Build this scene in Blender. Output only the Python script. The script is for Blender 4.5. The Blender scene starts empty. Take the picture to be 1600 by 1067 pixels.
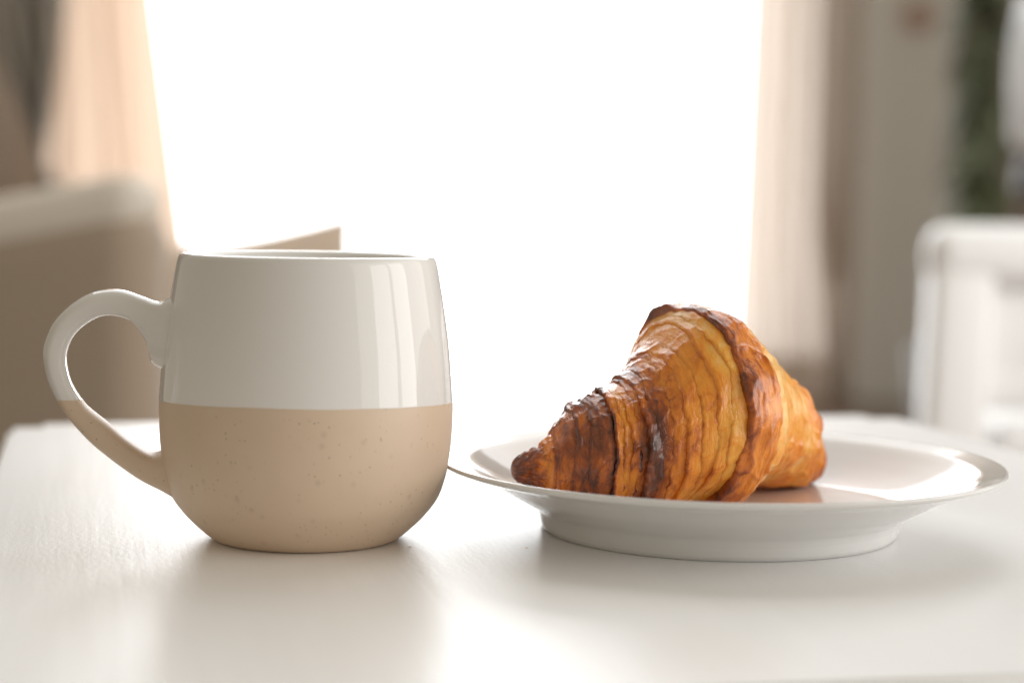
import bpy, bmesh, math
import numpy as np
from mathutils import Vector, Matrix

scene = bpy.context.scene
CM = .01
TOP = .45                    # table top above the floor, metres


def W(x, y, z):              # centimetres measured from the table top -> world metres
    return Vector((x * CM, y * CM, TOP + z * CM))


# ---------------------------------------------------------------- camera
cam_d = bpy.data.cameras.new('camera')
cam = bpy.data.objects.new('camera', cam_d)
scene.collection.objects.link(cam)
scene.camera = cam
pitch, roll = .0752, .0162
fw = Vector((0, math.cos(pitch), -math.sin(pitch)))
up = Vector((0, math.sin(pitch), math.cos(pitch)))
rt = Vector((1, 0, 0))
r2 = math.cos(roll) * rt + math.sin(roll) * up
u2 = -math.sin(roll) * rt + math.cos(roll) * up
cam.matrix_world = Matrix(((r2.x, u2.x, -fw.x, 0), (r2.y, u2.y, -fw.y, 0), (r2.z, u2.z, -fw.z, TOP + .11537), (0, 0, 0, 1)))
cam_d.sensor_width = 36
cam_d.sensor_fit = 'HORIZONTAL'
cam_d.lens = 65.852
cam_d.clip_start = .02
cam_d.clip_end = 60
cam_d.dof.use_dof = True
cam_d.dof.focus_distance = .622
cam_d.dof.aperture_fstop = 5.2
cam_d.dof.aperture_blades = 0

# ---------------------------------------------------------------- room light that comes from all around
world = bpy.data.worlds.new('World')
scene.world = world
world.use_nodes = True
world.node_tree.nodes['Background'].inputs['Color'].default_value = (1.0, .88, .70, 1)
world.node_tree.nodes['Background'].inputs['Strength'].default_value = .35


def area(name, loc, target, sx, sy, power, col):
    d = bpy.data.lights.new(name, 'AREA')
    d.shape = 'RECTANGLE'
    d.size, d.size_y = sx, sy
    d.energy = power
    d.color = col
    o = bpy.data.objects.new(name, d)
    scene.collection.objects.link(o)
    o.location = loc
    o.rotation_euler = (Vector(target) - Vector(loc)).to_track_quat('-Z', 'Y').to_euler()
    return o


# daylight of the room: a second window to the right (two casements) and the pale ceiling, plus an added fill for the armchair
area('side_area_light', W(215, 70, 40), W(-7, 63, 20), .62, 1.6, 8, (1, .99, .985))
area('side_area_light', W(222, -12, 40), W(-7, 63, 20), .74, 1.6, 9, (1, .99, .985))
area('side_wall_light', W(250, 60, 60), W(0, 90, 10), 4.2, 2.7, 37, (1, .985, .965))
area('side_area_light', W(92, 78, 45), W(92, 206, 20), .6, 1.1, 5.5, (1, .99, .98))  # added fill lamp aimed at the white armchair, no window stands here
area('ceiling_light', W(20, 300, 205), W(0, 110, 0), 3.4, 2.4, 47, (.95, .975, 1))
WINDOW_L = 5.0

scene.view_settings.view_transform = 'Standard'
scene.view_settings.look = 'None'
scene.view_settings.exposure = .20
scene.view_settings.gamma = 1
scene.view_settings.use_curve_mapping = False
scene.cycles.use_denoising = True
scene.cycles.max_bounces = 10
scene.cycles.diffuse_bounces = 5
scene.cycles.glossy_bounces = 4
scene.cycles.transmission_bounces = 6
scene.cycles.sample_clamp_indirect = 6
scene.cycles.caustics_reflective = False
scene.cycles.caustics_refractive = False


# ---------------------------------------------------------------- helpers
def mat(name, color=(.8, .8, .8), rough=.5, **kw):
    m = bpy.data.materials.new(name)
    m.use_nodes = True
    b = m.node_tree.nodes['Principled BSDF']
    b.inputs['Base Color'].default_value = (*color, 1)
    b.inputs['Roughness'].default_value = rough
    for k, v in kw.items():
        b.inputs[k.replace('_', ' ')].default_value = v
    return m


class NT:
    """small node-graph writer"""

    def __init__(self, m):
        self.t = m.node_tree
        self.b = self.t.nodes['Principled BSDF']

    def n(self, kind, **kw):
        nd = self.t.nodes.new(kind)
        for k, v in kw.items():
            if hasattr(nd, k):
                setattr(nd, k, v)
            else:
                self.put(nd.inputs[k], v)
        return nd

    def put(self, sock, v):
        if isinstance(v, bpy.types.NodeSocket):
            self.t.links.new(v, sock)
        else:
            sock.default_value = v

    def math(self, op, a, b=0., c=0., clamp=False):
        nd = self.t.nodes.new('ShaderNodeMath')
        nd.operation = op
        nd.use_clamp = clamp
        for k, v in enumerate((a, b, c)):
            self.put(nd.inputs[k], v)
        return nd.outputs[0]

    def mixc(self, f, a, b):
        nd = self.t.nodes.new('ShaderNodeMix')
        nd.data_type = 'RGBA'
        self.put(nd.inputs[0], f)
        self.put(nd.inputs[6], a)
        self.put(nd.inputs[7], b)
        return nd.outputs[2]

    def mixf(self, f, a, b):
        nd = self.t.nodes.new('ShaderNodeMix')
        self.put(nd.inputs[0], f)
        self.put(nd.inputs[2], a)
        self.put(nd.inputs[3], b)
        return nd.outputs[0]

    def mapping(self, vec, scale=(1, 1, 1), loc=(0, 0, 0), rot=(0, 0, 0)):
        nd = self.t.nodes.new('ShaderNodeMapping')
        self.t.links.new(vec, nd.inputs[0])
        nd.inputs['Scale'].default_value = scale
        nd.inputs['Location'].default_value = loc
        nd.inputs['Rotation'].default_value = rot
        return nd.outputs[0]

    def noise(self, vec, scale, detail=3., rough=.5, dist=0.):
        nd = self.n('ShaderNodeTexNoise', Vector=vec, Scale=scale, Detail=detail, Roughness=rough, Distortion=dist)
        return nd.outputs['Fac']

    def ramp(self, f, stops):
        nd = self.t.nodes.new('ShaderNodeValToRGB')
        e = nd.color_ramp.elements
        while len(e) < len(stops):
            e.new(.5)
        for k, (p, c) in enumerate(stops):
            e[k].position = p
            e[k].color = (*c, 1) if len(c) == 3 else c
        self.put(nd.inputs[0], f)
        return nd.outputs[0]

    def step(self, f, a, b):
        nd = self.n('ShaderNodeMapRange')
        nd.interpolation_type = 'SMOOTHSTEP'
        self.put(nd.inputs['Value'], f)
        nd.inputs['From Min'].default_value = a
        nd.inputs['From Max'].default_value = b
        return nd.outputs[0]


def empty(name, loc, label=None, cat=None, group=None, rz=0):
    o = bpy.data.objects.new(name, None)
    o.empty_display_size = .03
    scene.collection.objects.link(o)
    o.location = loc
    o.rotation_euler = (0, 0, rz)
    tag(o, label, cat, group)
    return o


def tag(o, label=None, cat=None, group=None, kind=None):
    for k, v in (('label', label), ('category', cat), ('group', group), ('kind', kind)):
        if v:
            o[k] = v
    return o


def mesh(name, verts, faces, m, parent=None, smooth_=True, loc=None):
    me = bpy.data.meshes.new(name)
    me.from_pydata([tuple(v) for v in verts], [], [tuple(f) for f in faces])
    me.update()
    if smooth_:
        me.shade_smooth()
    me.materials.append(m)
    o = bpy.data.objects.new(name, me)
    scene.collection.objects.link(o)
    if parent:
        o.parent = parent
    if loc is not None:
        o.location = loc
    return o


def grid_faces(nr, nc, wrap=False, flip=False):
    f = []
    for i in range(nr - 1):
        for j in range(nc if wrap else nc - 1):
            a, b = i * nc + j, i * nc + (j + 1) % nc
            c, d = (i + 1) * nc + (j + 1) % nc, (i + 1) * nc + j
            f.append((a, d, c, b) if flip else (a, b, c, d))
    return f


def grid_mesh(name, P, m, parent=None, wrap=False, flip=False):
    nr, nc = P.shape[:2]
    return mesh(name, P.reshape(-1, 3) * CM, grid_faces(nr, nc, wrap, flip), m, parent)


def lathe(name, prof, m, parent, n=160):
    prof = np.array(prof, float)
    a = np.linspace(0, 2 * np.pi, n, endpoint=False)
    P = np.stack([prof[:, 0:1] * np.cos(a), prof[:, 0:1] * np.sin(a), np.repeat(prof[:, 1:2], n, 1)], -1)
    return grid_mesh(name, P, m, parent, wrap=True)


def curve(pts, n):
    """Catmull-Rom through 2D/3D points, n samples evenly spaced"""
    P = np.array(pts, float)
    Q = np.vstack([2 * P[0] - P[1], P, 2 * P[-1] - P[-2]])
    o = []
    for k in range(1, len(Q) - 2):
        t = np.linspace(0, 1, 24, endpoint=False)[:, None]
        a, b, c, d = Q[k - 1], Q[k], Q[k + 1], Q[k + 2]
        o.append(.5 * (2 * b + (c - a) * t + (2 * a - 5 * b + 4 * c - d) * t ** 2 + (3 * b - a - 3 * c + d) * t ** 3))
    o = np.vstack(o + [P[-1:]])
    L = np.concatenate([[0], np.cumsum(np.linalg.norm(np.diff(o, axis=0), axis=1))])
    return np.stack([np.interp(np.linspace(0, L[-1], n), L, o[:, k]) for k in range(P.shape[1])], 1)


def box(name, c, size, m, parent=None, bevel=.3, seg=3, taper=None):
    """bevelled box, centre c and size in cm, in the parent's frame"""
    bm = bmesh.new()
    bmesh.ops.create_cube(bm, size=1)
    for v in bm.verts:
        v.co = Vector((v.co.x * size[0], v.co.y * size[1], v.co.z * size[2])) * CM
    if bevel:
        bmesh.ops.bevel(bm, geom=bm.edges[:], offset=bevel * CM, segments=seg, affect='EDGES', profile=.5)
    if taper:
        for v in bm.verts:
            v.co = taper(v.co)
    for v in bm.verts:
        v.co += Vector(c) * CM
    me = bpy.data.meshes.new(name)
    bm.to_mesh(me)
    bm.free()
    me.shade_smooth()
    me.materials.append(m)
    o = bpy.data.objects.new(name, me)
    scene.collection.objects.link(o)
    if parent:
        o.parent = parent
    return o


# ================================================================ SETTING
# ---- floor and walls
m_floor = mat('dark_wood_floor', (.12, .075, .05), .22)
g = NT(m_floor)
tc = g.n('ShaderNodeTexCoord').outputs['Object']
g.put(g.b.inputs['Base Color'], g.ramp(g.noise(g.mapping(tc, (6, .8, 1)), 4, 4), [(.3, (.085, .05, .032)), (.7, (.15, .095, .062))]))
o = mesh('floor', [(-4, -1.2, 0), (4, -1.2, 0), (4, 5.56, 0), (-4, 5.56, 0)], [(0, 1, 2, 3)], m_floor)
tag(o, kind='structure')

m_wall = mat('taupe_wall_paint', (.31, .265, .22), .8)
g = NT(m_wall)
tc = g.n('ShaderNodeTexCoord').outputs['Object']
g.put(g.b.inputs['Base Color'], g.mixc(g.noise(tc, 1.6, 3), (.36, .31, .26, 1), (.44, .37, .31, 1)))
WL, WR, WT = -1.36, .90, 2.55          # window opening
YW = 5.50
wall = empty('wall', (0, YW, 0))
tag(wall, kind='structure')
for c, s in (((-269 + -.0, 6, 150), (266, 12, 300)), ((243, 6, 150), (322, 12, 300)), ((-27, 6, 277.6), (218, 12, 44.6))):
    box('wall_panel', c, s, m_wall, wall, bevel=0)

# ---- the glass door full of daylight
m_sky = mat('daylight_glass', (.9, .95, 1), .2)
g = NT(m_sky)
g.b.inputs['Emission Color'].default_value = (.965, .985, 1, 1)
g.b.inputs['Emission Strength'].default_value = WINDOW_L
g.b.inputs['Base Color'].default_value = (.1, .1, .1, 1)
m_frame = mat('white_window_paint', (.78, .77, .75), .4)
win = empty('window', (-.27, YW, 0), 'tall glass door flooded with white daylight between the curtains', 'window')
for x0, x1 in ((-109, -3.65), (3.65, 109)):
    box('pane', ((x0 + x1) / 2, 8, 127.6), (x1 - x0, .8, 254), m_sky, win, bevel=0)
box('mullion', (0, 7, 127.6), (7.2, 5, 254), m_frame, win, bevel=.4)

# ---- curtains
def cloth_mat(name, col, trans, fac):
    m = mat(name, col, .9)
    g = NT(m)
    tcn = g.n('ShaderNodeTexCoord').outputs['Object']
    c = g.mixc(g.noise(tcn, 30, 3), (*[v * .9 for v in col], 1), (*[min(1, v * 1.08) for v in col], 1))
    g.put(g.b.inputs['Base Color'], c)
    tr = g.n('ShaderNodeBsdfTranslucent')
    tr.inputs['Color'].default_value = (*trans, 1)
    mx = g.n('ShaderNodeMixShader')
    mx.inputs[0].default_value = fac
    g.t.links.new(g.b.outputs[0], mx.inputs[1])
    g.t.links.new(tr.outputs[0], mx.inputs[2])
    out = [n for n in g.t.nodes if n.type == 'OUTPUT_MATERIAL'][0]
    g.t.links.new(mx.outputs[0], out.inputs[0])
    return m


def curtain(name, left, right, z0, z1, y, folds, amp, m, label, seed=0, part='panel'):
    """left/right: functions of height (cm above the table top) giving the edges"""
    nz, nx = 60, 160
    z = np.linspace(z0, z1, nz)[:, None]
    u = np.linspace(0, 1, nx)[None]
    xl = np.vectorize(left)(z)
    xr = np.vectorize(right)(z)
    uu = u + .03 * np.sin(u * 9 + seed) + .01 * np.sin(z / 40 + seed)
    x = xl + (xr - xl) * u
    yy = y + amp * np.sin(uu * folds * 2 * np.pi + seed) + .35 * amp * np.sin(uu * folds * 4.7 * np.pi + 1.3 * seed + z / 60)
    x0 = float((xl.mean() + xr.mean()) / 2)
    P = np.stack([x - x0, yy - y, np.repeat(z, nx, 1) - z0], -1)
    e = empty(name, W(x0, y, z0), label, 'curtain')
    o = grid_mesh(part, P, m, e)
    # hem along the bottom
    H = P[:4].copy()
    H[:, :, 1] -= .5
    o2 = grid_mesh('hem', H, m, e)
    return e


m_cur = cloth_mat('beige_linen', (.50, .41, .33), (.66, .50, .385), .36)
m_cur2 = cloth_mat('sand_linen', (.60, .53, .46), (.66, .57, .50), .36)
curtain('curtain', lambda z: -133, lambda z: -101.6 + 8.9 * np.clip((66 - z) / 68, -1, 1.6), -44, 205, 534, 4, 2.4, m_cur,
        'peach beige linen curtain hanging left of the bright glass door', 1.0)
curtain('curtain', lambda z: 65 - 2 * np.clip((66 - z) / 80, 0, 1.5), lambda z: 85.5 + 6 * np.clip((20 - z) / 66, 0, 1) ** 1.5, -44, 205, 534, 3, 1.5, m_cur2,
        'sand coloured curtain hanging right of the bright glass door', 2.3)
m_drape = cloth_mat('taupe_drape', (.30, .265, .22), (.3, .25, .2), .05)
curtain('drape', lambda z: -97 + 17.0 * np.clip((46 - z) / 34, 0, 1), lambda z: -78.5 - 4.5 * np.clip((46 - z) / 34, 0, 1.3), 4, 120, 330, 4, 1.6, m_drape,
        'dark taupe drape tapering down to a point at the upper left', .6)

# ---- pale grey door on the wall right of the curtain
m_door = mat('grey_door_paint', (.64, .62, .57), .6)
d = empty('interior_door', W(113.5, 547.5, -45), 'pale grey panel door on the wall right of the sand curtain', 'door')
box('leaf', (0, 0, 104), (28, 4, 208), m_door, d, bevel=.4)
box('door_frame', (-15.4, .4, 105), (2.6, 4.6, 210), m_wall, d, bevel=.3)
m_terra = mat('terracotta', (.45, .33, .27), .7)
o = lathe('wall_plate', [(0, 0), (3.0, .2), (4.6, .8), (5.0, 1.2), (4.7, 1.3), (2.8, .7), (0, .5)][::-1], m_terra, None, 48)
o.location = W(115.5, 545.4, 66)
o.rotation_euler = (math.radians(90), 0, 0)
tag(o, 'small dull red disc hung high on the grey door', 'wall plate')

# ---- tall dark green plant near the right border
m_leaf = mat('dark_leaf', (.055, .075, .03), .5)
g = NT(m_leaf)
oi = g.n('ShaderNodeTexCoord').outputs['Object']
g.put(g.b.inputs['Base Color'], g.ramp(g.noise(oi, 9, 2), [(.35, (.115, .13, .075)), (.6, (.145, .165, .09)), (.8, (.20, .25, .095))]))
m_stem = mat('brown_stem', (.12, .085, .05), .8)
m_pot = mat('grey_pot', (.22, .21, .20), .7)
rng = np.random.default_rng(5)
pl = empty('potted_plant', W(106, 430, -45), 'tall dark green leafy plant behind the white armchair', 'plant')
lathe('pot', [(0, 0), (11, 0), (13, 4), (15, 24), (14, 25), (13, 23), (0, 22)], m_pot, pl, 40)
lathe('stem', [(1.6, 20), (1.4, 60), (1.1, 110), (.6, 160)], m_stem, pl, 12)
vs, fs = [], []
for k in range(1500):
    zz = rng.uniform(42, 175)
    az = rng.uniform(0, 2 * np.pi)
    rr = rng.uniform(.5, 7.6)
    L = rng.uniform(6, 11)
    wd = L * rng.uniform(.2, .3)
    d0 = np.array([math.cos(az), math.sin(az), rng.uniform(-.9, .5)])
    d0 /= np.linalg.norm(d0)
    sd = np.cross(d0, [0, 0, 1.])
    sd /= np.linalg.norm(sd)
    nn = np.cross(sd, d0)
    p0 = np.array([rr * math.cos(az) * .6, rr * math.sin(az), zz])
    b = len(vs)
    for t, w_, dr in ((0, 0, 0), (.3, 1, .05), (.3, -1, .05), (.65, .8, -.04), (.65, -.8, -.04), (1, 0, -.25)):
        vs.append((p0 + d0 * L * t * .75 + sd * wd * w_ * .5 + nn * L * dr) * CM)
    fs += [(b, b + 1, b + 2), (b + 1, b + 3, b + 4, b + 2), (b + 3, b + 5, b + 4)]
cr = mesh('foliage', vs, fs, m_leaf, pl)
cr['kind'] = 'stuff'

# ---- white lamp at the right border
m_shade = mat('white_shade', (.74, .75, .76), .6)
m_black = mat('black_metal', (.02, .02, .022), .4)
lp = empty('floor_lamp', W(85.5, 300, -45), 'white shaded lamp with a black neck cut by the right border', 'lamp')
lathe('lamp_shade', [(5.6, 66), (6.6, 68), (7.0, 78), (6.6, 84), (5.8, 90), (5.6, 90), (6.4, 83), (6.7, 78), (6.3, 69), (5.4, 66)], m_shade, lp, 48)
lathe('neck', [(0, 58.5), (5.2, 58.6), (5.6, 60), (5.2, 64), (2, 65.8), (0, 66)], m_black, lp, 32)
lathe('stand', [(0, 0), (12, 0), (12, 1.4), (1.2, 2.2), (1.0, 58.6), (0, 58.6)], m_shade, lp, 32)

# ---- white armchair on the right
m_white = mat('white_lacquer', (.88, .88, .875), .35)
ac = empty('armchair', W(59.5, 206, -45.0), 'white painted armchair with rounded arm standing beyond the table', 'chair', rz=math.radians(0))
box('leg', (-12.4, -6, 25.4), (6.6, 6.2, 50.8), m_white, ac, bevel=1.2, seg=4, taper=lambda v: Vector((v.x + (.26 - (v.z + .26)) * -.025, v.y, v.z)))
box('arm_rest', (4, -6, 51.4), (39, 6.6, 6.8), m_white, ac, bevel=2.6, seg=6)
box('side_panel', (7.6, -4.4, 42.0), (32.0, 2.4, 14.2), m_white, ac, bevel=.4)
box('side_panel', (7.2, -5.0, 37.0), (31.2, 1.6, 4.0), m_white, ac, bevel=.4)
box('leg', (20, -6, 25), (7.0, 5.8, 50), m_white, ac, bevel=1.2, seg=4)
box('leg', (2, 26, 25), (6.8, 6, 50), m_white, ac, bevel=1.2, seg=4)
box('leg', (26, 26, 25), (6.8, 6, 50), m_white, ac, bevel=1.2, seg=4)
box('seat', (11, 11, 31), (34, 27, 5), m_white, ac, bevel=1.2, seg=4)

# ---- brown upholstered chair on the left
m_fab = mat('brown_upholstery', (.33, .26, .19), .9, Sheen_Weight=.25, Sheen_Roughness=.5)
g = NT(m_fab)
tc = g.n('ShaderNodeTexCoord').outputs['Object']
g.put(g.b.inputs['Base Color'], g.mixc(g.noise(tc, 260, 2), (.29, .225, .16, 1), (.36, .285, .215, 1)))
m_cream = mat('lit_top_cream', (.60, .54, .46), .9)
sf = empty('upholstered_chair', W(-56.2, 172, -45), 'brown fabric armchair with softly rounded back behind the mug handle', 'chair')
slope = lambda v: Vector((v.x, v.y, v.z + .20 * v.x))
box('backrest', (0, 6, 33), (46, 13, 38), m_fab, sf, bevel=4.6, seg=8, taper=slope)
box('lit_top_band', (-.4, 6.6, 51.2), (45, 12.6, 6.4), m_cream, sf, bevel=3.1, seg=8, taper=slope)  # paler bar added so the back shows a lit band along its top
box('seat', (0, 38, 27), (46, 52, 18), m_fab, sf, bevel=4, seg=6)
m_leg = mat('dark_wood', (.06, .038, .025), .5)
for x_, y_ in ((-18, 4), (18, 4), (-18, 58), (18, 58)):
    box('leg', (x_, y_, 9), (3.6, 3.6, 18), m_leg, sf, bevel=.4)

# ---- cushion corner behind the mug
m_cush = mat('pale_tan_cushion', (.47, .37, .28), .9)
g = NT(m_cush)
tc = g.n('ShaderNodeTexCoord').outputs['Object']
wv = g.n('ShaderNodeTexWave', Vector=g.mapping(tc, (1, 1, 1), rot=(0, .5, 0)), Scale=14., Distortion=1.5)
wv.bands_direction = 'Z'
g.put(g.b.inputs['Base Color'], g.mixc(wv.outputs['Fac'], (.62, .46, .33, 1), (.55, .49, .42, 1)))
nu = 41
u, v = np.meshgrid(np.linspace(-1, 1, nu), np.linspace(-1, 1, nu))
puff = ((1 - u ** 2) * (1 - v ** 2)).clip(0) ** .42
pin = 1 - .09 * (1 - (u * v) ** 2)
A = np.stack([u * 17 * pin, -5.2 * puff, v * 17 * pin], -1)
B = A * [1, -1, 1]
cu = empty('cushion', W(-34.9, 236, -9.5), 'tan cushion whose pointed corner shows behind the mug rim', 'cushion')
cu.rotation_euler = (0, math.radians(-8), math.radians(8))
grid_mesh('cover', A, m_cush, cu)
grid_mesh('cover', B, m_cush, cu, flip=True)
st = empty('stool', W(-38, 238, -45), 'low brown upholstered stool under the tan cushion', 'stool')
box('seat', (0, 0, 13.2), (40, 36, 10), m_fab, st, bevel=3, seg=5)
for x_, y_ in ((-16, -14), (16, -14), (-16, 14), (16, 14)):
    box('leg', (x_, y_, 4.4), (3, 3, 8.8), m_leg, st, bevel=.3)

# ================================================================ TABLE
m_tab = mat('white_painted_wood', (.79, .785, .78), .3)
g = NT(m_tab)
tc = g.n('ShaderNodeTexCoord').outputs['Object']
gr = g.noise(g.mapping(tc, (150, 9, 1)), 1, 4, .55)
sp = g.noise(g.mapping(tc, (700, 330, 1)), 1, 2)
lo = g.noise(tc, 9, 2)
g.put(g.b.inputs['Base Color'], g.mixc(gr, (.875, .872, .868, 1), (.915, .914, .912, 1)))
g.put(g.b.inputs['Roughness'], g.math('ADD', g.math('MULTIPLY', lo, .10), .29))
hgt = g.math('ADD', g.math('MULTIPLY', gr, .7), g.math('MULTIPLY', sp, .35))
bp = g.n('ShaderNodeBump', Strength=.40, Distance=.0006, Height=hgt)
g.put(g.b.inputs['Normal'], bp.outputs[0])
ANG = math.atan2(10.2, 45)
ex, ey = math.cos(ANG), math.sin(ANG)
# corner back right (20.9,103.5); width 47, depth 54.7
cx = 20.95 - ex * 23.6 + ey * 27.3
cy = 103.5 - ey * 23.6 - ex * 27.3
tb = empty('table', W(cx, cy, -45), 'small white painted wooden table carrying the mug and the plate', 'table', rz=ANG)
bm = bmesh.new()
bmesh.ops.create_cube(bm, size=1)
for v in bm.verts:
    v.co = Vector((v.co.x * .472, v.co.y * .547, v.co.z * .022))
bmesh.ops.bevel(bm, geom=[e for e in bm.edges if abs(e.verts[0].co.z - e.verts[1].co.z) > .01], offset=.014, segments=8, affect='EDGES')
bmesh.ops.bevel(bm, geom=[e for e in bm.edges if e.verts[0].co.z > .01 and e.verts[1].co.z > .01], offset=.003, segments=4, affect='EDGES')
for v in bm.verts:
    v.co.z += .45 - .011
me = bpy.data.meshes.new('tabletop')
bm.to_mesh(me)
bm.free()
me.materials.append(m_tab)
o = bpy.data.objects.new('tabletop', me)
scene.collection.objects.link(o)
o.parent = tb
for p in me.polygons:
    p.use_smooth = p.normal.z < .999
for x_, y_, s_ in ((0, 25, (36, 1.8, 5)), (0, -25, (36, 1.8, 5)), (-21.2, 0, (1.8, 44, 5)), (21.2, 0, (1.8, 44, 5))):
    box('apron', (x_, y_, 40.2), s_, m_tab, tb, bevel=.2)
for x_ in (-20.6, 20.6):
    for y_ in (-24.3, 24.3):
        box('leg', (x_, y_, 21.3), (4, 4, 42.6), m_tab, tb, bevel=.3)

# ================================================================ MUG
m_mug = mat('two_tone_stoneware', (.8, .8, .8), .1)
g = NT(m_mug)
tc = g.n('ShaderNodeTexCoord').outputs['Object']
sep = g.n('ShaderNodeSeparateXYZ', Vector=tc)
wob = g.math('MULTIPLY', g.math('SUBTRACT', g.noise(tc, 11, 3), .5), .0026)
line = g.math('ADD', g.math('MULTIPLY', sep.outputs['Y'], .047), g.math('MULTIPLY', sep.outputs['X'], -.006))   # dipped at a slight tilt
zz = g.math('ADD', g.math('ADD', sep.outputs['Z'], line), wob)
gl = g.step(zz, .04655, .04705)
spk = g.n('ShaderNodeTexVoronoi', Vector=tc, Scale=640.)
sel = g.step(g.n('ShaderNodeSeparateColor', Color=spk.outputs['Color']).outputs[0], .70, .74)
dens = g.step(g.noise(tc, 60, 2), .40, .58)
dot = g.math('MULTIPLY', g.math('MULTIPLY', g.math('SUBTRACT', 1, g.step(spk.outputs['Distance'], .12, .30)), sel), dens)
spk2 = g.n('ShaderNodeTexVoronoi', Vector=tc, Scale=210.)
sel2 = g.step(g.n('ShaderNodeSeparateColor', Color=spk2.outputs['Color']).outputs[1], .80, .84)
dot2 = g.math('MULTIPLY', g.math('SUBTRACT', 1, g.step(spk2.outputs['Distance'], .05, .34)), sel2)
clay = g.mixc(g.noise(tc, 55, 4), (.64, .495, .365, 1), (.71, .565, .43, 1))
clay = g.mixc(g.math('MULTIPLY', dot2, .22), clay, (.30, .21, .14, 1))
clay = g.mixc(g.math('MULTIPLY', dot, .42), clay, (.12, .085, .06, 1))
glaze = g.mixc(g.noise(tc, 18, 2), (.78, .765, .74, 1), (.81, .80, .78, 1))
g.put(g.b.inputs['Base Color'], g.mixc(gl, clay, glaze))
g.put(g.b.inputs['Roughness'], g.mixf(gl, .46, .05))
hh = g.math('ADD', g.math('MULTIPLY', gl, .6), g.math('MULTIPLY', g.noise(tc, 26, 2), .9))
hh = g.math('SUBTRACT', hh, g.math('MULTIPLY', g.math('MULTIPLY', dot, g.math('SUBTRACT', 1, gl)), .2))
bp = g.n('ShaderNodeBump', Strength=.35, Distance=.0005, Height=hh)
g.put(g.b.inputs['Normal'], bp.outputs[0])

mug = empty('mug', W(-6.9135, 63.178, 0), 'two tone stoneware mug, glossy white above and speckled beige below, with ear handle', 'mug')
outer = [(2.96, 0), (3.10, .03), (3.26, .12), (3.62, .42), (4.06, .86), (4.46, 1.39), (4.68, 1.96), (4.81, 2.55), (4.90, 3.34), (4.945, 4.21),
         (4.94, 4.74), (4.90, 5.37), (4.81, 6.46), (4.71, 7.26), (4.58, 8.11), (4.41, 9.10), (4.34, 9.42)]
outer = [tuple(p) for p in curve(outer, 90)]
lip = [(4.31, 9.50), (4.27, 9.57), (4.20, 9.61), (4.10, 9.62), (3.98, 9.595), (3.86, 9.53), (3.79, 9.44), (3.75, 9.33)]
inner = [tuple(p) for p in curve([(3.75, 9.2), (3.92, 8.5), (4.3, 7.3), (4.44, 6.0), (4.52, 4.6), (4.48, 3.2), (4.3, 2.2), (3.9, 1.35), (3.2, .8), (2.0, .55), (.02, .5)], 50)]
prof = [(.02, .25), (2.3, .22), (2.45, .0), (2.7, -.0)] + outer + lip
lathe('body', prof, m_mug, mug, 220)
m_in = mat('white_inner_glaze', (.92, .92, .915), .08)
g = NT(m_in)
g.put(g.b.inputs['Base Color'], g.mixc(g.noise(g.n('ShaderNodeTexCoord').outputs['Object'], 22, 2), (.90, .90, .895, 1), (.935, .935, .93, 1)))
lathe('inner_wall', lip[-1:] + inner, m_in, mug, 220)

hi = [(-4.50, 5.62), (-5.10, 5.94), (-5.23, 6.48), (-5.58, 7.18), (-5.98, 7.43), (-6.47, 7.52), (-6.92, 7.41), (-7.43, 7.04), (-7.73, 6.61), (-7.86, 6.05),
      (-7.72, 5.32), (-7.37, 4.70), (-7.09, 4.38), (-6.54, 3.93), (-5.98, 3.43), (-5.40, 3.02), (-5.06, 2.90), (-4.62, 3.02)]
ho = [(-4.38, 8.22), (-4.88, 7.98), (-5.41, 8.14), (-5.98, 8.34), (-6.47, 8.38), (-7.09, 8.25), (-7.71, 7.87), (-8.23, 7.33), (-8.50, 6.77), (-8.61, 6.27),
      (-8.55, 5.69), (-8.38, 5.14), (-8.06, 4.50), (-7.65, 3.92), (-7.10, 3.30), (-6.54, 2.81), (-5.98, 2.37), (-5.40, 1.97), (-4.80, 1.66), (-4.20, 1.30)]
NH = 110
a_, b_ = curve(hi, NH), curve(ho, NH)
rows = []
ph = np.linspace(0, 2 * np.pi, 40, endpoint=False)
for k in range(NH):
    t = k / (NH - 1)
    c = (a_[k] + b_[k]) / 2
    d = (b_[k] - a_[k]) / 2
    depth = .74 + .30 * max(0, 1 - t / .16) ** 2 + .26 * max(0, 1 - (1 - t) / .16) ** 2 - .04 * math.sin(t * math.pi)
    cs, sn = np.cos(ph), np.sin(ph)
    e = .66
    q = c[None] + np.sign(cs)[:, None] * (np.abs(cs) ** e)[:, None] * d[None]
    rows.append(np.stack([q[:, 0] * 1.012, np.sign(sn) * np.abs(sn) ** e * depth, q[:, 1]], -1))
P = np.array(rows)
ra = math.radians(9)
P = np.stack([P[..., 0] * math.cos(ra) - P[..., 1] * math.sin(ra), P[..., 0] * math.sin(ra) + P[..., 1] * math.cos(ra), P[..., 2]], -1)
grid_mesh('handle', P, m_mug, mug, wrap=True)

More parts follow.
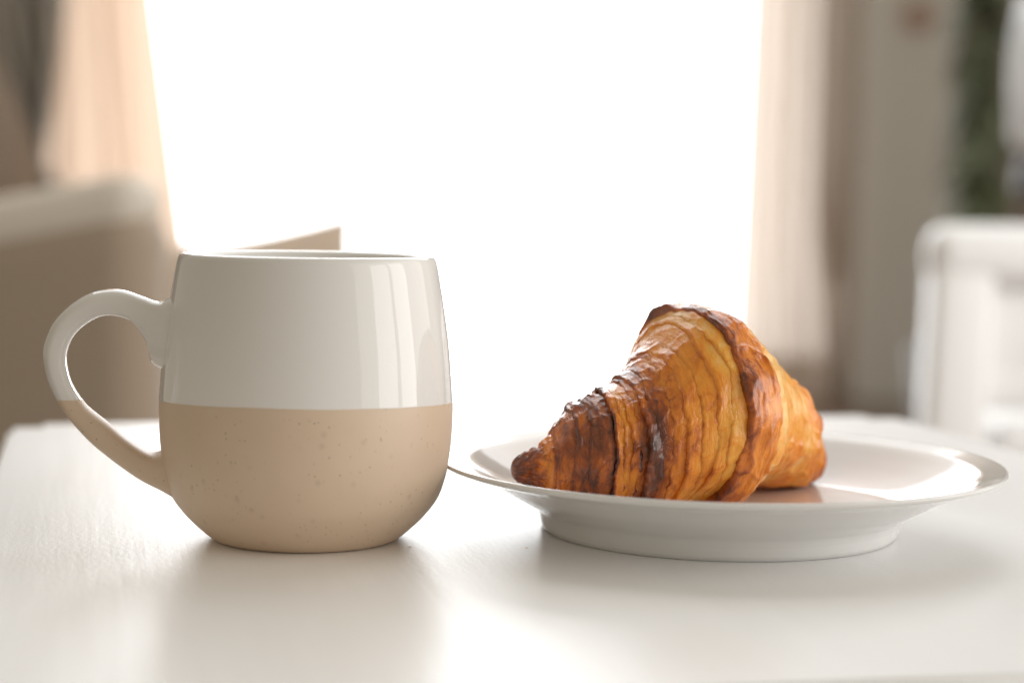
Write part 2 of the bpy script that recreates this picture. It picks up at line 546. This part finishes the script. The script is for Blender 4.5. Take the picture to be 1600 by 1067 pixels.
# ================================================================ PLATE
m_por = mat('white_porcelain', (.80, .795, .785), .09)
g = NT(m_por)
tc = g.n('ShaderNodeTexCoord').outputs['Object']
g.put(g.b.inputs['Base Color'], g.mixc(g.noise(tc, 20, 2), (.75, .742, .73, 1), (.78, .776, .77, 1)))
g.put(g.b.inputs['Roughness'], g.math('ADD', .06, g.math('MULTIPLY', g.noise(tc, 40, 2), .06)))
bp = g.n('ShaderNodeBump', Strength=.12, Distance=.0006, Height=g.noise(tc, 30, 2))
g.put(g.b.inputs['Normal'], bp.outputs[0])
plate = empty('plate', W(7.427, 66.07, 0), 'round white porcelain plate with narrow rim holding the croissant', 'plate')
top = curve([(.02, .86), (4.0, .87), (5.6, .93), (6.6, 1.10), (7.5, 1.44), (8.3, 1.86), (8.85, 2.18), (9.06, 2.29)], 60)
rim = curve([(9.16, 2.33), (9.5, 2.42), (9.80, 2.50), (9.90, 2.52), (9.96, 2.49), (9.965, 2.42), (9.88, 2.34)], 24)
und = curve([(9.6, 2.24), (9.0, 2.04), (8.2, 1.68), (7.4, 1.26), (6.9, .99), (6.62, .83), (6.47, .71), (6.40, .58), (6.36, .46)], 60)
ft = curve([(6.345, .38), (6.31, .20), (6.27, .05), (6.20, .0), (6.0, .0), (5.92, .05), (5.85, .35), (5.6, .46), (.02, .48)], 40)
lathe('dish', np.vstack([top, rim, und])[::-1], m_por, plate, 260)
lathe('foot_ring', np.vstack([und[-1:], ft])[::-1], m_por, plate, 260)

# ---------------------------------------------------------------- noise helpers (numpy)
def _hash(ix, iy, iz):
    h = (ix.astype(np.int64) * 374761393 + iy.astype(np.int64) * 668265263 + iz.astype(np.int64) * 2147483647 * 7 + 1013904223)
    h = (h ^ (h >> 13)) * 1274126177
    h = (h ^ (h >> 16)) & 0x7fffffff
    return h


def perlin(p):
    """gradient noise, p (...,3), about -1..1"""
    p = np.asarray(p, float)
    i = np.floor(p)
    f = p - i
    u = f * f * f * (f * (f * 6 - 15) + 10)
    out = 0
    for dx in (0, 1):
        for dy in (0, 1):
            for dz in (0, 1):
                h = _hash(i[..., 0] + dx, i[..., 1] + dy, i[..., 2] + dz)
                gx = ((h & 1023) / 511.5 - 1)
                gy = (((h >> 10) & 1023) / 511.5 - 1)
                gz = (((h >> 20) & 1023) / 511.5 - 1)
                d = gx * (f[..., 0] - dx) + gy * (f[..., 1] - dy) + gz * (f[..., 2] - dz)
                w = ((u[..., 0] if dx else 1 - u[..., 0]) * (u[..., 1] if dy else 1 - u[..., 1]) * (u[..., 2] if dz else 1 - u[..., 2]))
                out = out + w * d
    return out * 1.3


def fbm(p, octv=3):
    a, o, tot = 1.0, 0, 0
    p = np.asarray(p, float)
    for k in range(octv):
        o = o + a * perlin(p * 2 ** k + 17.3 * k)
        tot += a
        a *= .5
    return o / tot


def smooth(a, b, x):
    t = np.clip((x - a) / (b - a), 0, 1)
    return t * t * (3 - 2 * t)


# ---------------------------------------------------------------- croissant centre line (cm)
CRO = np.array([
    # x, y, top z, radius
    (.20, 63.55, 2.80, .42), (.75, 63.60, 3.04, .62), (1.30, 63.68, 3.40, .98), (2.00, 63.80, 4.40, 1.62),
    (3.00, 64.00, 4.98, 2.06), (4.00, 64.30, 5.52, 2.38), (5.00, 64.70, 6.62, 2.84), (5.90, 65.20, 7.66, 3.30),
    (6.75, 65.85, 7.80, 3.42), (7.05, 66.15, 7.48, 3.16), (7.40, 66.52, 7.05, 2.80), (7.90, 67.15, 6.60, 2.52), (8.70, 68.20, 5.92, 2.24),
    (9.40, 69.25, 5.20, 2.04), (9.97, 70.18, 4.35, 1.76), (10.42, 71.10, 3.55, 1.45), (10.75, 71.80, 2.80, .88),
    (10.95, 72.30, 2.30, .34)])


def cro_spline(n=600):
    P = CRO
    Q = np.vstack([2 * P[0] - P[1], P, 2 * P[-1] - P[-2]])
    out = []
    for k in range(1, len(Q) - 2):
        t = np.linspace(0, 1, 40, endpoint=False)[:, None]
        a, b, c, d = Q[k - 1], Q[k], Q[k + 1], Q[k + 2]
        out.append(.5 * (2 * b + (c - a) * t + (2 * a - 5 * b + 4 * c - d) * t ** 2 + (3 * b - a - 3 * c + d) * t ** 3))
    out = np.vstack(out + [P[-1:]])
    for _ in range(10):
        out[1:-1] = .25 * out[:-2] + .5 * out[1:-1] + .25 * out[2:]
    L = np.concatenate([[0], np.cumsum(np.linalg.norm(np.diff(out[:, :2], axis=0), axis=1))])
    s = np.linspace(0, L[-1], n)
    D = np.stack([np.interp(s, L, out[:, k]) for k in range(4)], 1)
    T = np.gradient(D[:, :2], s, axis=0)
    for _ in range(12):
        T[1:-1] = .25 * T[:-2] + .5 * T[1:-1] + .25 * T[2:]
    T /= np.linalg.norm(T, axis=1, keepdims=True)
    return s, D, T


CS, CD, CT = cro_spline()
CLEN = CS[-1]
FLOOR = .90


def cro_point(s, th, extra, wide=1.0):
    """surface point at arc length s, angle th (0 top, +90 deg camera side), extra radius"""
    x, y, zt, R = (np.interp(s, CS, CD[:, k]) for k in range(4))
    tx, ty = np.interp(s, CS, CT[:, 0]), np.interp(s, CS, CT[:, 1])
    over = np.where(s < 0, s, np.where(s > CLEN, s - CLEN, 0))
    x = x + tx * over
    y = y + ty * over
    r = R + extra
    # slightly squarish, heavier below the middle
    c, sn = np.cos(th), np.sin(th)
    w = 1.0 + .05 * (1 - c) * .5
    px = x + sn * ty * r * w * wide
    py = y - sn * tx * r * w * wide
    pz = zt - R + c * r
    low = FLOOR + .25
    pz = np.where(pz < low, low - (low - FLOOR) * (1 - np.exp(-(low - pz) / (low - FLOOR))), pz)
    return np.stack([px, py, pz], -1)

# ================================================================ CROISSANT
m_cro = mat('baked_crust', (.5, .2, .05), .35)
g = NT(m_cro)
tc = g.n('ShaderNodeTexCoord').outputs['Object']
uv = g.n('ShaderNodeUVMap', uv_map='crust').outputs[0]
bk = g.n('ShaderNodeAttribute', attribute_name='bake_shade').outputs['Fac']
stripe = g.noise(g.mapping(uv, (5.0, .55, 1)), 1.0, 5, .6, .4)
blot = g.noise(tc, 120, 4, .6)
fine = g.noise(g.mapping(uv, (22, 5, 1)), 1.0, 3, .6)
f = g.math('ADD', bk, g.math('MULTIPLY', g.math('SUBTRACT', stripe, .5), .30))
f = g.math('ADD', f, g.math('MULTIPLY', g.math('SUBTRACT', blot, .5), .42))
f = g.math('ADD', f, g.math('MULTIPLY', g.math('SUBTRACT', fine, .5), .12))
wuv = g.n('ShaderNodeVectorMath', operation='ADD')
g.put(wuv.inputs[0], g.mapping(uv, (1.5, .62, 1)))
nz = g.n('ShaderNodeTexNoise', Vector=uv, Scale=1.6, Detail=3.)
g.put(wuv.inputs[1], nz.outputs['Color'])
vor = g.n('ShaderNodeTexVoronoi', Vector=wuv.outputs[0], Scale=1.0, feature='DISTANCE_TO_EDGE')
crack = g.math('SUBTRACT', 1, g.step(vor.outputs['Distance'], .0, .030))
cmask = g.step(g.noise(uv, .9, 2), .46, .60)
crack = g.math('MULTIPLY', crack, cmask)
f = g.math('ADD', f, g.math('MULTIPLY', crack, .10), clamp=True)
col = g.ramp(f, [(0, (.95, .58, .19)), (.16, (.94, .43, .06)), (.34, (.90, .31, .024)), (.52, (.66, .185, .013)), (.68, (.34, .076, .010)), (.84, (.15, .036, .011)), (1, (.075, .019, .008))])
g.put(g.b.inputs['Base Color'], col)
g.put(g.b.inputs['Roughness'], g.mixf(g.noise(tc, 400, 2), .15, .30))
g.b.inputs['Subsurface Weight'].default_value = .22
g.b.inputs['Subsurface Radius'].default_value = (1, .6, .25)
g.b.inputs['Subsurface Scale'].default_value = .005
g.b.inputs['Specular IOR Level'].default_value = .55
g.b.inputs['Coat Weight'].default_value = .3
g.b.inputs['Coat Roughness'].default_value = .10
wr = g.noise(g.mapping(uv, (13, 2.2, 1)), 1.0, 4, .6, .6)
wr2 = g.noise(g.mapping(uv, (7, 6, 1)), 1.0, 4, .6, 1.0)
hh = g.math('ADD', g.math('MULTIPLY', wr, .8), g.math('MULTIPLY', wr2, .55))
hh = g.math('SUBTRACT', hh, g.math('MULTIPLY', crack, .25))
bp = g.n('ShaderNodeBump', Strength=.55, Distance=.0008, Height=hh)
g.put(g.b.inputs['Normal'], bp.outputs[0])

cro = empty('croissant', W(7.0, 66.0, FLOOR), 'golden brown glossy croissant with flaky layers lying on the white plate', 'croissant')
CORG = np.array([7.0, 66.0, FLOOR])
NT_ = 400
TH = np.linspace(-np.pi, np.pi, NT_, endpoint=False)


def edge(s0, seed, amp=.10, skew=0., rag=.06):
    q = np.stack([np.cos(TH) * 1.1 + seed, np.sin(TH) * 1.1, 0 * TH + seed * 3.1], -1)
    q2 = np.stack([np.cos(TH) * 9 + seed, np.sin(TH) * 9, 0 * TH + seed], -1)
    return s0 + amp * fbm(q, 2) * 1.6 + rag * fbm(q2, 3) * 1.6 + skew * np.cos(TH)


# how brown the crust is along its length (arc length, brownness), as baked
BAKE = np.array([(-.4, .80), (.3, .74), (.62, .66), (.84, .36), (1.10, .40), (1.25, .54), (1.7, .62), (2.3, .68), (2.74, .56), (2.86, .80), (2.93, .36), (3.15, .25),
                 (3.34, .36), (3.55, .60), (3.85, .80), (4.15, .74), (4.40, .46), (4.70, .36), (5.0, .28), (5.4, .24), (5.8, .13), (5.98, .15),
                 (6.06, .50), (6.22, .52), (6.36, .42), (6.6, .36), (6.95, .34), (7.08, .30), (7.14, .02), (7.5, .02), (8.4, .08), (9.2, .15), (10., .10), (11., .22),
                 (12., .24), (13., .42), (13.8, .62), (15.5, .72)])


def crust(name, sL, sR, tL, tR, seed, dip=.10, wrink=1.0):
    """one rolled layer from edge sL(th) to sR(th); tL/tR = free-edge thickness there, 0 = tucked under its neighbour"""
    wid = float(np.mean(sR - sL))
    tL, tR = tL * 1.25, tR * 1.25
    n = max(12, int(wid / .036))
    u = np.linspace(0, 1, n)
    S, EX = [], []
    if tL > 0:                      # free edge: rolled lip
        for ds, k in ((.09, -.9), (.02, -.6), (-.015, -.1), (-.02, .35), (-.012, .75), (.012, .95)):
            S.append(sL + ds)
            EX.append(np.full(NT_, k * tL))
    for a in u:
        s = sL + (sR - sL) * a
        if tL > 0:
            s = s + .04 * (1 - a) ** 6
        if tR > 0:
            s = s - .04 * a ** 6
        if tL > 0 and tR > 0:
            h = tL * (1 - a) + tR * a
        elif tL > 0:
            h = tL * (1 - a) ** 1.2 - dip * a ** 6
        else:
            h = tR * a ** 1.2 - dip * (1 - a) ** 6
        S.append(s)
        EX.append(np.full(NT_, h))
    if tR > 0:
        for ds, k in ((-.012, .95), (.012, .75), (.02, .35), (.015, -.1), (-.02, -.6), (-.09, -.9)):
            S.append(sR + ds)
            EX.append(np.full(NT_, k * tR))
    S, EX = np.array(S), np.array(EX)
    Rl = np.interp(S, CS, CD[:, 3])
    arc = np.broadcast_to(TH[None] * max(float(Rl.mean()), .5), S.shape)
    cs, sn = np.cos(TH)[None] * Rl, np.sin(TH)[None] * Rl
    c0 = np.stack([S, cs, sn], -1)                     # shared by all layers
    cy = c0 + seed * 7.7                               # its own
    lump = fbm(c0 * .55 + 8.8, 2)
    warp = .22 * np.stack([fbm(c0 * 1.1 + 1.3, 2), fbm(c0 * 1.1 + 7.9, 2), fbm(c0 * 1.1 + 4.4, 2)], -1)
    q = cy + warp
    fold = 1 - 2 * np.abs(fbm(np.stack([q[..., 0] * 2.7, q[..., 1] * .55, q[..., 2] * .55], -1), 2))         # folds round the roll
    fold2 = 1 - 2 * np.abs(perlin(np.stack([q[..., 0] * 6.5, q[..., 1] * 1.1, q[..., 2] * 1.1], -1)))
    cr1 = 1 - 2.4 * np.abs(perlin(q * np.array([2.0, .8, .8])))                                           # crumples
    cr2 = 1 - 2.4 * np.abs(perlin(q * np.array([4.4, 1.7, 1.7]) + 31.7))
    cr3 = 1 - 2.4 * np.abs(perlin((c0 + 1.6 * warp) * np.array([1.15, 1.0, 1.0]) + 12.9))
    fade = smooth(0, .4, Rl)
    calm = 1 - .45 * smooth(4.3, 4.7, S) * smooth(6.1, 5.9, S)          # the pale middle is smoother
    amp = calm * wrink * (.6 + 1.1 * smooth(-.3, .4, fbm(c0 * .9 + 2.2, 2)))
    D = (.12 * lump + amp * (.050 * (fold - .5) + .015 * (fold2 - .5) + .045 * np.clip(cr3, -.5, 1) ** 3 + .042 * np.clip(cr1, -.5, 1) ** 3 + .013 * np.clip(cr2, -.5, 1) ** 3)) * fade
    tv = .35 + 1.2 * smooth(-.45, .45, fbm(np.stack([np.cos(TH) * 1.6 + seed, np.sin(TH) * 1.6, 0 * TH + 2.2 * seed], -1), 2))
    EX = EX * np.where(EX > 0, tv[None], 1) + D
    P = cro_point(S, np.broadcast_to(TH[None], S.shape), EX)
    o = mesh(name, (P.reshape(-1, 3) - CORG) * CM, grid_faces(S.shape[0], NT_, True), m_cro, cro)
    me = o.data
    # brownness: along the roll, uneven round it, darker on thin free edges and on ridges that met the heat first; crevice shade is added on top
    sm_ = S + .20 * fbm(np.stack([S * .8, cs * .9, sn * .9], -1) + 5.1, 3)
    if tL > 0 and tR > 0:
        sm_ = np.clip(S - sL[None] + 6.06 + .5 * (sm_ - S), 6.06, 7.06)
    elif tL > 0:
        sm_ = np.minimum(sm_, 5.9)
    else:
        sm_ = np.maximum(sm_, 7.16)
    bv = np.interp(sm_, BAKE[:, 0], BAKE[:, 1])
    topd = np.exp(-((TH - .35) / .75) ** 2)[None]
    bv = bv - .26 * topd * np.exp(-((S - 3.95) / .5) ** 2) + .10 * topd * smooth(6.0, 6.1, S) * smooth(7.1, 6.9, S)
    dl = np.minimum(np.where(tL > 0, S - sL, 9), np.where(tR > 0, sR - S, 9))
    bv = bv + .09 * np.exp(-np.clip(dl, 0, 9) / .06) * (.3 + tv[None] * .7)
    bv = bv + .00 + (.09 * smooth(.55, .95, cr1) + .05 * smooth(.6, .95, cr2) + .08 * smooth(.7, 1., fold)) * calm + .22 * (1 - calm) * smooth(.78, .98, cr3)
    bv = bv + .20 * fbm(c0 * .75 + 3.3, 3) + .08 * fbm(cy * 3.1, 2)
    bv = .40 + 1.08 * (bv - .40)
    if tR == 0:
        bv = bv + .4 * smooth(0, 1, (S - (sR - .15)) / .08)  # crevice under the neighbouring lip: shade put into the colour
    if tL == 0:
        bv = bv + .4 * smooth(0, 1, ((sL + .15) - S) / .08)  # same painted crevice shade on the other tucked side
    at = me.attributes.new('bake_shade', 'FLOAT', 'POINT')
    at.data.foreach_set('value', bv.reshape(-1).astype(np.float32))
    uvl = me.uv_layers.new(name='crust')
    li = np.empty(len(me.loops), np.int32)
    me.loops.foreach_get('vertex_index', li)
    uvs = np.stack([S.reshape(-1) + seed * 5, arc.reshape(-1)], -1)
    uvl.data.foreach_set('uv', uvs[li].reshape(-1).astype(np.float32))
    return o


# free edges left of the outer band: arc length, thickness, wander, skew
LE = [(6.05, .20, .10, 0.), (5.76, .035, .16, .05), (5.42, .06, .20, .10), (5.05, .04, .20, -.08), (4.74, .10, .20, -.06), (4.42, .045, .18, .05), (4.08, .05, .18, -.04),
      (3.68, .15, .14, 0.), (3.46, .04, .10, .03), (3.24, .06, .10, .0), (3.05, .035, .08, .02), (2.86, .12, .08, .03), (2.25, .035, .14, -.05), (1.72, .05, .12, .04),
      (1.22, .14, .08, 0.), (.86, .07, .05, 0.)]
RE = [(7.10, .15, .05, 0.), (7.7, .04, .10, 0.), (8.4, .07, .14, 0.), (9.2, .05, .14, 0.), (10.0, .08, .14, 0.), (10.8, .05, .12, 0.), (11.6, .09, .12, 0.), (12.6, .08, .08, 0.), (13.7, .09, .05, 0.)]
el = [edge(s, 1.7 * k + .3, a, sk) for k, (s, t, a, sk) in enumerate(LE)]
er = [edge(s, 2.3 * k + 9.3, a, sk) for k, (s, t, a, sk) in enumerate(RE)]
for arr, d in ((el, -1), (er, 1)):                     # edges never cross
    for k in range(1, len(arr)):
        arr[k] = np.minimum(arr[k], arr[k - 1] - .07) if d < 0 else np.maximum(arr[k], arr[k - 1] + .07)
crust('outer_layer', el[0], er[0], LE[0][1], RE[0][1], 1.0)
for k in range(1, len(LE)):
    crust('crust_layer', el[k], el[k - 1] + .16, LE[k][1], 0, 2.0 + k, dip=.22 if k == 12 else .10)
for k in range(1, len(RE)):
    crust('crust_layer', er[k - 1] - .16, er[k], 0, RE[k][1], 30.0 + k)


def horn_tip(sgn, send, sjoin, bake_shade, seed):
    """closed end of a horn"""
    sj = np.full(NT_, sjoin)
    rows = []
    S, EX = [], []
    R0 = float(np.interp(send, CS, CD[:, 3]))
    for k in range(14):
        a = k / 13 * math.pi / 2
        S.append(np.full(NT_, send - sgn * .30 * math.cos(a)))
        EX.append(np.full(NT_, -R0 * (1 - max(.02, math.sin(a)))))
    for a in np.linspace(0, 1, 30)[1:]:
        S.append(send + (sjoin - send) * a + 0 * TH)
        EX.append(0 * TH - .05 * a ** 6)
    S, EX = np.array(S), np.array(EX)
    if sgn < 0:
        pass
    Rl = np.interp(S, CS, CD[:, 3])
    cyl = np.stack([S, np.cos(TH)[None] * Rl, np.sin(TH)[None] * Rl], -1) + seed
    tw = np.arange(NT_) / NT_ * 2 * np.pi
    swirl = np.stack([S * 1.5, np.cos(TH)[None] * 1.6 + 0 * S, np.sin(TH)[None] * 1.6 + 0 * S], -1) + seed
    rd = 1 - 2.2 * np.abs(fbm(swirl * 1.6, 2))
    EX = EX + (.10 * fbm(cyl * 1.6, 2) + .13 * (np.clip(rd, -.4, 1) - .5) + .05 * fbm(cyl * 5, 2)) * np.minimum(1, (Rl + EX) * 1.6)
    P = cro_point(S, np.broadcast_to(TH[None], S.shape), EX)
    o = mesh('horn_tip', (P.reshape(-1, 3) - CORG) * CM, grid_faces(S.shape[0], NT_, True, flip=sgn < 0), m_cro, cro)
    me = o.data
    at = me.attributes.new('bake_shade', 'FLOAT', 'POINT')
    U = np.clip((S - send) / (sjoin - send), 0, 1)
    at.data.foreach_set('value', (np.interp(U, [b[0] for b in bake_shade], [b[1] for b in bake_shade]) + .3 * (rd - .5) + .15 * fbm(cyl * 2, 2)).reshape(-1).astype(np.float32))
    uvl = me.uv_layers.new(name='crust')
    li = np.empty(len(me.loops), np.int32)
    me.loops.foreach_get('vertex_index', li)
    uvs = np.stack([S, np.broadcast_to(TH[None], S.shape)], -1).reshape(-1, 2)
    uvl.data.foreach_set('uv', uvs[li].reshape(-1).astype(np.float32))


horn_tip(1, .12, 1.12, [(0, .76), (.35, .68), (.65, .52), (1, .36)], 3.0)
horn_tip(-1, CLEN - .12, 13.5, [(0, .7), (1, .5)], 6.0)

# ---- crumbs fallen on the table
m_crumb = mat('crumb', (.80, .56, .32), .6, Subsurface_Weight=.6, Subsurface_Scale=.001)
for k, (x_, y_, s_, lab) in enumerate(((-3.28, 61.6, .075, 'tiny brown pastry crumb lying right beside the mug foot'), (.60, 61.75, .06, 'tiny pastry crumb lying left of the plate foot'))):
    r_ = np.random.default_rng(k)
    bm = bmesh.new()
    bmesh.ops.create_icosphere(bm, subdivisions=2, radius=1)
    for v in bm.verts:
        v.co = Vector((v.co.x * s_ * 1.0, v.co.y * s_ * .8, v.co.z * s_ * .09 + s_ * .09)) * CM * (1 + r_.uniform(-.25, .25))
    me = bpy.data.meshes.new('crumb')
    bm.to_mesh(me)
    bm.free()
    me.materials.append(m_crumb)
    o = bpy.data.objects.new('crumb', me)
    scene.collection.objects.link(o)
    o.location = W(x_, y_, .0)
    o.rotation_euler = (0, 0, .7 * k)
    tag(o, lab, 'crumb')
